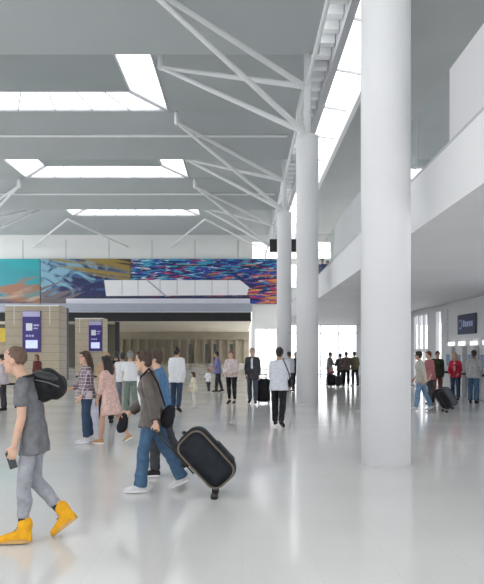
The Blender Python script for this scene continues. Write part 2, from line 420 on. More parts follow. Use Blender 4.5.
# ------------------------------------------------------------------ banner on the end wall
bx0, bx1 = HALL_L, 3.43
root = empty('banner', (0, 63.85, 8.6), 0, 'long colourful printed banner across the end wall above the check-in hall', 'banner')
def print_mat(name, layers, base):
    """stack of colours, each with a mask = stretched noise + linear ramp in x and z"""
    m, nt, b = node_mat(name); tc = N(nt, 'ShaderNodeTexCoord'); sp = N(nt, 'ShaderNodeSeparateXYZ'); nt.links.new(tc.outputs['Object'], sp.inputs[0]); cur = None
    for col, sc, rot, kx, kz, off, soft, dist in layers:
        mp = N(nt, 'ShaderNodeMapping'); mp.inputs['Rotation'].default_value = (0, rot, 0); nt.links.new(tc.outputs['Object'], mp.inputs['Vector'])
        m2 = N(nt, 'ShaderNodeMapping'); m2.inputs['Scale'].default_value = (sc[0], .01, sc[1]); nt.links.new(mp.outputs[0], m2.inputs['Vector'])
        nz = N(nt, 'ShaderNodeTexNoise', Scale=1.0, Detail=4.0, Distortion=dist); nt.links.new(m2.outputs[0], nz.inputs['Vector'])
        a = N(nt, 'ShaderNodeMath', operation='MULTIPLY_ADD'); a.inputs[1].default_value = kx; nt.links.new(sp.outputs['X'], a.inputs[0]); nt.links.new(nz.outputs['Fac'], a.inputs[2])
        c = N(nt, 'ShaderNodeMath', operation='MULTIPLY_ADD'); c.inputs[1].default_value = kz; nt.links.new(sp.outputs['Z'], c.inputs[0]); nt.links.new(a.outputs[0], c.inputs[2])
        r = N(nt, 'ShaderNodeMapRange'); r.inputs[1].default_value = off; r.inputs[2].default_value = off + soft; nt.links.new(c.outputs[0], r.inputs[0])
        mx = N(nt, 'ShaderNodeMix', data_type='RGBA'); nt.links.new(r.outputs[0], mx.inputs[0])
        if cur is None: mx.inputs[6].default_value = rgba(base)
        else: nt.links.new(cur, mx.inputs[6])
        mx.inputs[7].default_value = rgba(col); cur = mx.outputs[2]
    nt.links.new(cur, b.inputs['Base Color']); b.inputs['Roughness'].default_value = .45
    return m
P1 = print_mat('teal_shore_print', [((.34, .17, .10), (.25, .9), .12, .0, -.10, .50, .18, .8), ((.50, .36, .27), (.3, 1.3), .15, .0, -.05, .58, .12, .6), ((.05, .07, .14), (.3, 1.2), .1, -.01, -.10, .90, .12, .5), ((.02, .40, .44), (.2, .8), .1, .0, .20, .68, .16, .4)], (.03, .33, .38))
P2 = print_mat('blue_gold_print', [((.05, .14, .32), (.3, .8), -.3, .0, .0, .48, .14, 1.5), ((.24, .46, .58), (.45, .8), -.25, -.035, .05, 1.03, .16, 2.0), ((.18, .15, .16), (.12, 2.2), .38, -.03, -.14, 1.12, .10, .3), ((.33, .23, .05), (.10, 2.6), -.15, .06, .18, -.20, .14, .3), ((.05, .035, .02), (.10, 4.0), -.15, .05, .10, .08, .10, .3)], (.015, .022, .11))
P3 = print_mat('light_trail_print', [((.02, .06, .36), (.4, 3.5), 0, 0, 0, .48, .06, .3), ((.04, .38, .58), (.7, 5), 0, 0, .03, .555, .05, .4), ((.48, .03, .14), (.6, 4.5), .03, 0, -.03, .545, .05, .3), ((.75, .30, .05), (.5, 5.5), .02, .008, -.02, .565, .05, .3), ((.75, .80, .92), (.9, 7), 0, -.004, .0, .625, .04, .3)], (.012, .015, .10))
for x0, x1, m in ((bx0, X(41, 64), P1), (X(41, 64), X(131, 64), P2), (X(131, 64), bx1, P3)):
    b = B(); box(b, x0 + .03, x1 - .03, -.06, .1, -2.2, 2.2); ob('printed_panel', b, m, root)
b = B(); yy = 63.85
def pz(py): return Z(py, 63.7) - 8.6
v = [(X(104, 63.7), pz(280)), (X(240, 63.7), pz(280)), (X(249, 63.7), pz(287)), (X(247, 63.7), pz(295)), (X(106, 63.7), pz(296))]
loft(b, [[V((x, -.09, z)) for x, z in v], [V((x, -.06, z)) for x, z in v]])
ob('rooflight_reflection_print', b, mat('reflection_white', (.93, .93, .95), .5, .03, 1), root)  # mirrored rooflight painted onto the banner as a white band
b = B(); box(b, X(66, 63.7), X(250, 63.7), -.10, -.06, pz(304), pz(298.5)); ob('pale_stripe_print', b, mat('pale_stripe', (.82, .82, .90), .4, .03, 1), root)
b = B(); box(b, X(75, 63.7), X(250, 63.7), -.105, -.06, pz(298.4), pz(296.3))
ob('dark_stripe_print', b, M_NAVY, root)
PG = mat('reflection_grey', (.50, .50, .60), .5, .05, 1)  # pane bars and hip bar of the rooflight reflection, painted on too
for px in (122, 138, 160, 177, 195, 212, 228):
    b = B(); box(b, X(px, 63.7) - .03, X(px, 63.7) + .03, -.11, -.08, pz(295), pz(280)); ob('reflected_frame_print', b, PG, root)
b = B(); caps(b, V((X(147, 63.7), -.1, pz(280))), .08, V((X(166, 63.7), -.1, pz(296))), .08, n=6); ob('reflected_frame_print', b, PG, root)

# ------------------------------------------------------------------ check-in hall behind the end wall
b = B(); box(b, HALL_L, .95, 63.2, 64.2, 5.62, 6.4); struct('trim_7', b, M_BLUESOFF)
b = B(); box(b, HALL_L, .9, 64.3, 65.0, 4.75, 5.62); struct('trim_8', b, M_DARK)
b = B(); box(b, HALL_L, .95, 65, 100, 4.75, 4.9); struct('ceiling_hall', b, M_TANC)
b = B(); box(b, HALL_L, 1.2, 100, 100.3, 0, 5)
for k in range(22):
    xx = -26 + k * 1.25; box(b, xx, xx + .35, 99.6, 100, 0, 3.6)
box(b, HALL_L, 1.2, 99.4, 100, 3.6, 4.75)
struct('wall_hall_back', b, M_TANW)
window('window_added_8', 65, 99.3, 1.1, 0, 4.75, 10, 1, .12, axis='y')
for k, xx in enumerate((-7.6, -5.1, -3.85, -1.35)):
    r_ = empty('door_%d' % (k + 1)); r_['kind'] = 'structure'
    b = B(); box(b, xx + .35 - 1.25 + .05, xx - .05 + .0, 99.85, 99.98, 0, 2.9); o = ob('door_panel', b, mat('dark_glass_door', (.05, .05, .05), .2, .1, 2), r_); o['kind'] = 'structure'
# dividing screen at the left of the recess
b = B(); box(b, -27, X(116, 72), 72, 72.3, 0, 4.75); struct('wall_hall_left', b, mat('dark_olive_wall', (.10, .09, .065), .6, .1, 1))
b = B(); box(b, X(115, 66), X(119, 66), 66, 66.4, 0, 4.75); tag(ob('post', b, M_DARK), 'black square post at the left edge of the check-in recess', 'post')

def totem(name, pxl, pxr, Y, top, label, sl, sr, st, sb, seed):
    x0, x1 = X(pxl, Y), X(pxr, Y); ztop = Z(top, Y)
    root = empty(name, ((x0 + x1) / 2, Y, 0), 0, label, 'kiosk'); hw = (x1 - x0) / 2; cx = (x0 + x1) / 2
    b = B(); box(b, -hw, hw, 0, 1.5, .1, ztop); ob('cladding', b, M_KIOSK, root, bevel=.02)
    b = B(); box(b, -hw + .05, hw - .05, .05, 1.45, 0, .1); ob('plinth', b, M_DARK, root)
    b = B(); n = int(ztop / .42)
    for k in range(1, n + 1): box(b, -hw - .006, hw + .006, -.006, 1.4, k * .42 - .008, k * .42 + .008)
    ob('joint_lines', b, M_JOINT, root)
    b = B()
    for u in (-.33, .33):
        box(b, u * 2 * hw - .015, u * 2 * hw + .015, -.012, -.004, ztop - 1.0, ztop - .02)
    box(b, -hw, hw, -.015, 0, ztop - .06, ztop); ob('pale_trim', b, M_WALL, root)
    a0, a1 = X(sl, Y) - cx, X(sr, Y) - cx; z1, z0 = Z(st, Y), Z(sb, Y)
    p = B(); box(p, a0, a1, -.09, -.01, z0, z1); po = ob('sign_panel', p, M_PURPLE, root, bevel=.01)
    W_, H_ = a1 - a0, z1 - z0
    def mark(nm, u0, u1, v0, v1, m):
        q = B(); box(q, a0 + u0 * W_, a0 + u1 * W_, -.10, -.085, z0 + v0 * H_, z0 + v1 * H_); ob(nm, q, m, po)
    mark('header', 0.02, .98, .86, .99, M_LAV); mark('pictogram', .20, .55, .52, .70, M_SIGNW)
    for i in range(3): mark('lettering', .20 + .16 * i, .31 + .16 * i, .37, .42, M_LAV)
    mark('lettering', .62, .92, .63, .67, M_LAV); mark('lettering', .62, .85, .56, .59, M_LAV)
    mark('lit_screen', .18, .84, .09, .29, mat('kiosk_screen', (.55, .60, .85), .3, .08, 6, emit=.35))
    return root
totem('information_kiosk', 5, 59, 33.6, 305, 'larger beige clad kiosk tower with a violet sign, behind the man in yellow boots', 23, 41, 311, 352, 1)
totem('information_kiosk', 75, 103, 44, 318, 'smaller beige clad kiosk tower with a violet sign, behind the couple', 89, 102, 321, 351, 2)
b = B(); box(b, X(60, 40), X(67, 40), 40, 40.4, 0, Z(308, 40)); tag(ob('sign_pillar', b, mat('dark_navy', (.012, .012, .06), .5, .1, 3)), 'dark navy pillar between the two beige kiosk towers', 'pillar')
root = empty('snack_stand', (X(1, 38), 38, 0), 0, 'red and yellow stand cut by the left edge beside the larger kiosk', 'stand')
b = B(); box(b, -1.2, .22, 0, .8, 0, 1.5); ob('counter', b, mat('stand_red', (.45, .03, .04), .5, .1, 5), root)
b = B(); box(b, -1.2, .22, .3, .8, 1.5, 2.3); ob('back_panel', b, mat('stand_grey', (.5, .4, .3), .5, .2, 5), root)
b = B(); box(b, -1.2, .25, .2, .9, 2.3, 3.1); ob('header', b, mat('stand_yellow', (.85, .62, .08), .5, .1, 5), root)

# ------------------------------------------------------------------ self check-in machines and sign on the right wall
def machine(y, label):
    root = empty('checkin_machine', (8.2, y, 0), 0, label, 'check-in machine', 'white self check-in machines along the right wall')
    b = B(); box(b, .19, .38, -.38, .38, .0, 1.95); ob('cabinet', b, mat('machine_white', (.55, .56, .58), .4, .05, 3), root, bevel=.03)
    b = B(); box(b, .24, .38, -.17, .17, 1.95, 2.10); ob('lit_header', b, M_LAMP, root)
    b = B(); box(b, .175, .19, -.22, .22, 1.15, 1.6); ob('screen', b, mat('machine_screen', (.10, .14, .22), .2, .2, 6, emit=.3), root)
    b = B(); box(b, -.02, .19, -.36, .36, .85, .93); ob('shelf', b, M_DARK, root)
for px, t in ((443.5, 'leftmost of the row'), (453.5, 'second from the left'), (465, 'third from the left, under the navy sign'), (477.5, 'at the right edge of the picture')):
    machine(8.2 * F / (px - CX), 'white self check-in machine with lit header, %s' % t)
root = empty('wall_sign', (8.58, 24.85, Z(324, 24.8)), 0, 'navy sign with a pale round emblem on the wall above the check-in machines', 'sign')
b = B(); box(b, -.06, 0, -.98, .98, -.38, .38); sp = ob('sign_panel', b, M_NAVY, root, bevel=.015)
b = B()
for k in range(20):
    a0, a1 = R(40 + 14 * k), R(54 + 14 * k)
    caps(b, (-.07, .58 + .17 * math.cos(a0) * 1, .17 * math.sin(a0)), .03, (-.07, .58 + .17 * math.cos(a1), .17 * math.sin(a1)), .03, n=6)
ob('emblem', b, mat('emblem_blue', (.25, .38, .75), .4, .05, 4), root)
for i in range(5):
    b = B(); y0 = .28 - i * .22; box(b, -.075, -.06, y0 - .13, y0, -.10, .10 if i else .16); 
    ob('letter', b, mat('letter_blue', (.45, .55, .85), .4, .05, 4), root)
b = B(); box(b, -.03, 0, -.3, .3, -.5, .5)
tag(ob('wall_notice', b, mat('red_notice', (.45, .20, .20), .5, .1, 4), loc=(8.598, 22.55, Z(322, 22.5))), 'reddish notice on the right wall at the edge of the picture', 'notice')
b = B(); box(b, -.03, 0, -.18, .18, -.7, .7)
tag(ob('wall_poster', b, mat('pale_poster', (.55, .54, .55), .5, .15, 9), loc=(8.598, 27.4, Z(326, 27))), 'narrow pale poster on the wall left of the navy sign', 'poster')

# ------------------------------------------------------------------ people
SKIN = {'light': mat('skin_light', (.58, .36, .26), .55, .05, 12), 'tan': mat('skin_tan', (.46, .27, .18), .55, .05, 12),
        'pale': mat('skin_pale', (.64, .43, .34), .55, .05, 12), 'dark': mat('skin_dark', (.20, .11, .07), .55, .05, 12)}
def cloth(name, c, var=.18, sc=14, bump=.35): return mat(name, c, .9, var, sc, bump, spec=.2, bscale=24)
HAIRM = {'brown': mat('hair_brown', (.055, .03, .018), .5, .4, 40, .6), 'dark': mat('hair_dark', (.014, .010, .009), .45, .4, 40, .6),
         'red': mat('hair_auburn', (.16, .05, .025), .5, .4, 40, .6), 'blond': mat('hair_blond', (.42, .28, .13), .5, .3, 40, .6),
         'grey': mat('hair_grey', (.25, .24, .23), .5, .3, 40, .6), 'shaved': mat('hair_cropped', (.13, .08, .055), .7, .2, 60, .3)}
M_EYE = mat('eye_dark', (.02, .013, .01), .2, .1, 5); M_LIP = mat('lips', (.42, .16, .13), .5, .05, 10)

def person(label, px, Y, th, H=1.75, fem=False, vox=.014, skin='light', hair=('short', 'brown'), lean=2, yaw=0, nod=0,
           L=(0, 4), Rr=(0, 4), aL=(0, 4, 12, 0), aR=(0, 4, 12, 0), top=None, jacket=None, legs=None, dress=None, shoe=None,
           footL=None, footR=None, gripL=0, gripR=0, fat=1.0, group=None, z0=0, flare=0, sock=None, boots=False, x=None, shod=.27, neck=0, front=None, loose=1):
    k = H / 1.75; th = R(th)
    root = empty('person', (X(px, Y) if x is None else x, Y, z0), th, label, 'person', group)
    nseg = 14 if vox < .011 else 10
    ln = R(lean); S = V((math.sin(ln), 0, math.cos(ln))); Fv = V((math.cos(ln), 0, -math.sin(ln))); Sd = V((0, 1, 0))
    hipw = (.088 if not fem else .092) * fat
    J = {}
    P0 = V((0, 0, .93)) * k
    lo = 9
    for s, nm, (a, kn), ft in ((1, 'L', L, footL), (-1, 'R', Rr, footR)):
        hp = P0 + Sd * s * hipw * k
        d1 = V((math.sin(R(a)), s * .035, -math.cos(R(a)))).normalized(); kp = hp + d1 * .43 * k
        d2 = V((math.sin(R(a - kn)), s * .0, -math.cos(R(a - kn)))); an = kp + d2 * .42 * k
        p = R(ft if ft is not None else 0)
        T = V((math.cos(p), s * .12, math.sin(p))).normalized(); U = V((-math.sin(p), 0, math.cos(p)))
        J['hip' + nm], J['knee' + nm], J['ank' + nm], J['toe' + nm], J['up' + nm] = hp, kp, an, T, U
        for q in (-.06, shod - .06): lo = min(lo, (an + T * q * k - U * .085 * k).z)
    dz = V((0, 0, -lo))
    for n_ in list(J):
        if n_[:3] in ('hip', 'kne', 'ank'): J[n_] = J[n_] + dz
    P = P0 + dz; J['P'] = P
    sw = (.142 if fem else .162) * fat ** .5
    def tor(t, a, bq, xo=0, n=20):
        c = P + S * t * k + Fv * xo * k
        return [c + Fv * (a * k * math.cos(2 * PI * i / n)) + Sd * (bq * k * math.sin(2 * PI * i / n)) for i in range(n)]
    if fem: prof = [(-.09, .075, .11), (0, .108, .172), (.10, .098, .150), (.20, .085, .122), (.33, .115, .140), (.39, .105, .142), (.44, .085, .125), (.48, .068, .085), (.52, .05, .055)]
    else: prof = [(-.09, .075, .11), (0, .108, .162), (.10, .102, .152), (.20, .098, .146), (.33, .116, .165), (.40, .110, .168), (.45, .090, .145), (.49, .070, .095), (.53, .055, .06)]
    prof = [(t, a * fat, bq * fat) for t, a, bq in prof]
    def trunk(bm, inf, t0, t1, hem=None, loose=0):
        """torso rings between two heights, inflated"""
        def at(t):
            for (ta, aa, ba), (tb, ab, bb) in zip(prof, prof[1:]):
                if ta <= t <= tb:
                    f = (t - ta) / (tb - ta); return aa + (ab - aa) * f, ba + (bb - ba) * f
            return (prof[0][1], prof[0][2]) if t < prof[0][0] else prof[-1][1:]
        ts = [t0] + [t for t, _, _ in prof if t0 + .02 < t < t1 - .02] + [t1]
        rr = []
        for t in ts:
            a, bq = at(t)
            if t < .0: a, bq = max(a, (.112 - .12 * t) * fat), max(bq, (.165 - .09 * t) * fat)
            l_ = loose * max(0, 1 - max(0, t) / .35)
            xo = .012 if .25 < t < .45 else max(0, -t * .12)
            ii = inf * (1 if t < .36 else max(.35, 1 - (t - .36) * 6)); rr.append(tor(t, a + ii + l_, bq + ii + l_, xo))
        if hem is not None: rr[0] = tor(t0, hem[0], hem[1])
        loft(bm, rr)
    for s, nm, (sw_, ab, el, inw) in ((1, 'L', aL), (-1, 'R', aR)):
        sh = P + S * .442 * k + Sd * s * sw * k; a = R(sw_)
        d1 = V((math.sin(a), s * math.sin(R(ab)), -math.cos(a))).normalized(); e = sh + d1 * .285 * k
        a2 = R(sw_ + el); d2 = V((math.sin(a2), s * math.sin(R(ab) * .6) - s * math.sin(R(inw)), -math.cos(a2))).normalized(); wr = e + d2 * .245 * k
        J['sh' + nm], J['el' + nm], J['wr' + nm], J['fd' + nm] = sh, e, wr, d2
    # ---- head frame
    hn = R(nod); hy = R(yaw)
    hf = V((math.cos(hy) * math.cos(hn), math.sin(hy) * math.cos(hn), -math.sin(hn))); hl = V((-math.sin(hy), math.cos(hy), 0)); hu = hf.cross(hl)
    nb = P + S * .50 * k; hc = nb + (S * .163 + Fv * (.035 + neck)) * k
    J['head'] = hc
    def HP(f, l, u): return hc + (hf * f + hl * l + hu * u) * k
    # ---- body: one continuous surface
    bm = B()
    trunk(bm, 0, -.09, .53)
    caps(bm, P + S * .46 * k, .060 * k, hc - hu * .06 * k - hf * .01 * k, .050 * k, n=nseg)
    ell(bm, HP(-.008, 0, .022), hf * .098 * k, hl * .076 * k, hu * .098 * k, 18, 12)
    ell(bm, HP(.022, 0, -.048), hf * .066 * k, hl * .056 * k, hu * .072 * k, 16, 10)
    ell(bm, HP(.070, 0, -.098), hf * .020 * k, hl * .026 * k, hu * .018 * k)
    caps(bm, HP(.088, 0, .012), .010 * k, HP(.106, 0, -.026), .014 * k, n=8)
    for s in (1, -1):
        ell(bm, HP(-.008, s * .077, -.008), hf * .021 * k, hl * .010 * k, hu * .032 * k, 10, 6)
        nm = 'L' if s > 0 else 'R'
        caps(bm, J['hip' + nm], .084 * k * fat, J['knee' + nm], .052 * k, n=nseg)
        cf = J['knee' + nm].lerp(J['ank' + nm], .32) - J['toe' + nm] * .012 * k
        caps(bm, J['knee' + nm], .050 * k, cf, .054 * k, n=nseg); caps(bm, cf, .053 * k, J['ank' + nm], .036 * k, n=nseg)
        A, T, U = J['ank' + nm], J['toe' + nm], J['up' + nm]
        caps(bm, A - U * .045 * k - T * .03 * k, .036 * k, A + T * .13 * k - U * .06 * k, .026 * k, n=nseg)
        sh, e, wr, d2 = J['sh' + nm], J['el' + nm], J['wr' + nm], J['fd' + nm]
        caps(bm, sh - Sd * s * .03 * k, .058 * k, sh + (e - sh) * .15, .052 * k, n=nseg)
        caps(bm, sh, .050 * k, e, .037 * k, n=nseg); caps(bm, e, .038 * k, e.lerp(wr, .3), .038 * k, n=nseg); caps(bm, e.lerp(wr, .3), .038 * k, wr, .025 * k, n=nseg)
        # hand: palm, four fingers, thumb
        pn = (V((0, -s, 0)) - d2 * d2.dot(V((0, -s, 0)))).normalized(); sp = d2.cross(pn) * (1 if s > 0 else -1)
        # sp points to the thumb side (forward)
        if sp.dot(V((math.cos(math.atan2(d2.x, -d2.z)), 0, math.sin(math.atan2(d2.x, -d2.z))))) < 0: sp = -sp
        caps(bm, wr, .026 * k, wr + d2 * .02 * k, .026 * k, n=8)
        pc = wr + d2 * .052 * k
        ell(bm, pc, d2 * .055 * k, sp * .042 * k, pn * .017 * k, 12, 8)
        grip = gripL if s > 0 else gripR
        cu = R(16 + 58 * grip); fr = .0085 if vox < .011 else .0105
        for i, ln_ in enumerate((.070, .078, .072, .056)):
            off = (.030 - .020 * i) * k; fan = (.18 - .12 * i)
            base = wr + d2 * (.092 - .005 * abs(i - 1)) * k + sp * off
            dd = (d2 + sp * fan).normalized(); q0 = base - d2 * .02 * k
            for seg, part in enumerate((.45, .32, .23)):
                ang = cu * (seg + .4); dv = dd * math.cos(ang) + pn * math.sin(ang)
                q1 = base + dv * ln_ * part * k * 1.0
                if seg == 0: caps(bm, q0, fr * k, base, fr * k, n=8)
                caps(bm, base, fr * (1 - .1 * seg) * k, q1, fr * (.92 - .1 * seg) * k, n=8); base = q1
        tb = wr + d2 * .03 * k + sp * .03 * k; t1 = tb + (sp * .75 + d2 * .6 + pn * .35).normalized() * .042 * k
        caps(bm, tb, .013 * k, t1, .0105 * k, n=8); caps(bm, t1, .0105 * k, t1 + (d2 * .8 + pn * (.3 + .5 * grip) + sp * .2).normalized() * .032 * k, .009 * k, n=8)
        J['hand' + nm] = wr + d2 * .085 * k + pn * .02 * k
    ob('body', bm, SKIN[skin], root, vox=vox, sm=2)
    # ---- face
    for s in (1, -1):
        bm = B(); ell(bm, HP(.080, s * .031, .012), hf * .010 * k, hl * .013 * k, hu * .008 * k, 10, 6); ob('eye', bm, M_EYE, root, True)
        if vox < .013:
            bm = B(); caps(bm, HP(.087, s * .016, .033), .0045 * k, HP(.074, s * .046, .035), .004 * k, n=6); ob('eyebrow', bm, HAIRM[hair[1]], root, True)
    if vox < .013:
        bm = B(); ell(bm, HP(.084, 0, -.062), hf * .008 * k, hl * .022 * k, hu * .007 * k, 10, 6); ob('mouth', bm, M_LIP, root, True)
    # ---- hair
    bm = B(); hm = HAIRM[hair[1]]; st = hair[0]
    if st == 'shaved':
        ell(bm, HP(-.018, 0, .030), hf * .096 * k, hl * .080 * k, hu * .098 * k, 18, 12)
    else:
        ell(bm, HP(-.022, 0, .036), hf * .102 * k, hl * .088 * k, hu * .100 * k, 18, 12)
        ell(bm, HP(-.050, 0, -.012), hf * .062 * k, hl * .074 * k, hu * .075 * k, 16, 10)
        for s in (1, -1): caps(bm, HP(.03, s * .060, .06), .026 * k, HP(-.012, s * .074, -.0), .016 * k, n=8)
        caps(bm, HP(.055, .03, .094), .026 * k, HP(.06, -.04, .088), .024 * k, n=8)
        if st == 'long':
            caps(bm, HP(-.06, 0, -.02), .085 * k, HP(-.095, 0, -.16), .075 * k, n=12)
            caps(bm, HP(-.095, .02, -.16), .07 * k, HP(-.105, .02, -.29), .045 * k, n=12); caps(bm, HP(-.095, -.03, -.16), .066 * k, HP(-.10, -.04, -.27), .04 * k, n=12)
            for s in (1, -1): caps(bm, HP(-.01, s * .078, .02), .028 * k, HP(-.03, s * .085, -.15), .024 * k, n=8)
        if st == 'bob':
            caps(bm, HP(-.05, 0, -.02), .085 * k, HP(-.055, 0, -.10), .078 * k, n=12)
            for s in (1, -1): caps(bm, HP(-.0, s * .078, .02), .026 * k, HP(.0, s * .08, -.09), .024 * k, n=8)
        if st == 'bun': ell(bm, HP(-.12, 0, .075), hf * .05 * k, hl * .05 * k, hu * .05 * k)
    ob('hair', bm, hm, root, vox=max(vox * .9, .008), sm=3)
    # ---- clothes
    def sleeves(bm, inf, frac, flare_=.0):
        for nm in 'LR':
            s = 1 if nm == 'L' else -1
            sh, e, wr = J['sh' + nm], J['el' + nm], J['wr' + nm]
            caps(bm, sh - Sd * s * .045 * k, (.052 + inf * .5) * k, sh + (e - sh) * .2, (.050 + inf * .9) * k, n=nseg)
            if frac <= 1: caps(bm, sh, (.050 + inf * .6) * k, sh.lerp(e, frac), (.046 + inf + flare_) * k, 1, 0, n=nseg)
            else:
                caps(bm, sh, (.050 + inf * .6) * k, e, (.040 + inf) * k, n=nseg); caps(bm, e, (.041 + inf) * k, e.lerp(wr, frac - 1), (.030 + inf) * k, 1, 0, n=nseg)
    def leg_shell(bm, inf, frac, ank_r=None):
        trunk(bm, inf, -.10, .06)
        for nm in 'LR':
            h, kn, an = J['hip' + nm], J['knee' + nm], J['ank' + nm]
            caps(bm, h, (.088 * fat + inf) * k, kn, (.056 + inf) * k, n=nseg)
            if frac > 1:
                en = kn.lerp(an, frac - 1); cf = kn.lerp(an, .33) - J['toe' + nm] * .010 * k; ar = (ank_r or .045) * k
                caps(bm, kn, (.055 + inf) * k, cf, (.057 + inf) * k, n=nseg); caps(bm, cf, (.056 + inf) * k, en, ar, 1, 0, n=nseg)
    if legs:
        m, inf, frac, ar = legs
        bm = B(); leg_shell(bm, inf, frac, ar); ob('trousers', bm, m, root, vox=vox, sm=3)
    if top:
        m, inf, hem, fr, nm_ = top
        bm = B(); trunk(bm, inf, hem, .505, loose=inf * loose); sleeves(bm, inf, fr); ob(nm_, bm, m, root, vox=vox, sm=3)
    if jacket:
        m, inf, hem, fr, nm_ = jacket
        bm = B(); trunk(bm, inf, hem, .50, loose=inf * .6); sleeves(bm, inf, fr)
        caps(bm, P + S * .49 * k + Sd * .06 * k, .03 * k, P + S * .505 * k - Fv * .05 * k, .03 * k, n=8); caps(bm, P + S * .49 * k - Sd * .06 * k, .03 * k, P + S * .505 * k - Fv * .05 * k, .03 * k, n=8)
        ob(nm_, bm, m, root, vox=vox, sm=3)
    if front:
        fi = jacket[1]; bm = B()
        ell(bm, P + S * .30 * k + Fv * (.100 + fi) * k, Fv * .034 * k, Sd * .050 * k, S * .195 * k, 14, 10); ob('shirt_front', bm, front, root, vox=vox, sm=2)
    if dress:
        m, hemt, hr = dress
        bm = B(); trunk(bm, .016, .0, .50)
        rr = [tor(.02, .125, .178), tor(-.12, .15, .20), tor((hemt - .12) / 2, (.15 + hr) / 2 + .01, (.20 + hr) / 2 + .01), tor(hemt, hr, hr + .02)]
        # skirt hangs vertically whatever the lean
        loft(bm, rr); sleeves(bm, .012, 1.5, .0); ob('dress', bm, m, root, vox=vox, sm=3)
    if sock:
        for nm in 'LR':
            bm = B(); caps(bm, J['ank' + nm] - J['up' + nm] * .03 * k, .046 * k, J['ank' + nm].lerp(J['knee' + nm], .44), .046 * k, 0, 0, n=12); ob('sock', bm, sock, root, True)
    if shoe:
        for nm in 'LR':
            A, T, U = J['ank' + nm], J['toe' + nm], J['up' + nm]; W = U.cross(T).normalized(); base = A - U * .085 * k
            f = 1.18 if boots else 1.0
            prof2 = [(0, .022, .05), (.04, .034, .075), (.16, .038, .105), (.33, .040, .098), (.5, .044, .080), (.68, .048, .064), (.85, .044, .052), (.95, .034, .042), (1, .016, .028)]
            bm = B(); rings = []
            for q, wd, hh in prof2:
                c = base + T * (q * shod - .07) * k; r_ = []
                for i in range(14):
                    t = 2 * PI * i / 14; cw = math.copysign(abs(math.cos(t)) ** .6, math.cos(t)) * wd * f; ch = (math.copysign(abs(math.sin(t)) ** .6, math.sin(t)) * .5 + .5) * hh * f
                    r_.append(c + W * cw * k + U * (ch + .004) * k)
                rings.append(r_)
            loft(bm, rings)
            if boots:
                caps(bm, A - U * .05 * k - T * .005 * k, .058 * k, A + U * .055 * k - T * .012 * k, .060 * k, 0, 0, n=14)
                caps(bm, A + U * .05 * k - T * .012 * k, .066 * k, A + U * .075 * k - T * .014 * k, .064 * k, 1, 1, n=14)
            so = ob('boot' if boots else 'shoe', bm, shoe, root, vox=.008 if vox < .011 else .011, sm=2)
            if vox < .011:
                bm = B(); rings = []
                for z_ in (0, .022 if not boots else .032):
                    rings.append([base + T * (((.5 - .52 * math.cos(2 * PI * i / 24)) * shod) - .07) * k + W * (.047 * f * math.copysign(abs(math.sin(2 * PI * i / 24)) ** .7, math.sin(2 * PI * i / 24))) * k + U * z_ * k for i in range(24)])
                loft(bm, rings); ob('sole', bm, SOLE_B if boots else SOLE_W, so)
            if boots:
                for i in range(4):
                    bm = B(); c = base + T * (.075 - .022 * i) * k + U * (.105 + .022 * i) * k
                    caps(bm, c + W * .028 * k, .005, c - W * .028 * k, .005, n=6); ob('lace', bm, LACE, so)
    root_M = Matrix.Translation(root.location) @ Matrix.Rotation(th, 4, 'Z')
    J['root'] = root; J['M'] = root_M; J['k'] = k
    J['w'] = lambda n_: root_M @ J[n_]
    J['HP'] = HP; J['S'] = S; J['Fv'] = Fv
    return J
SOLE_B = mat('boot_sole', (.50, .30, .10), .7, .1, 20); SOLE_W = mat('white_sole', (.7, .7, .7), .6, .05, 20); LACE = mat('boot_lace', (.35, .2, .07), .8, .1, 20)

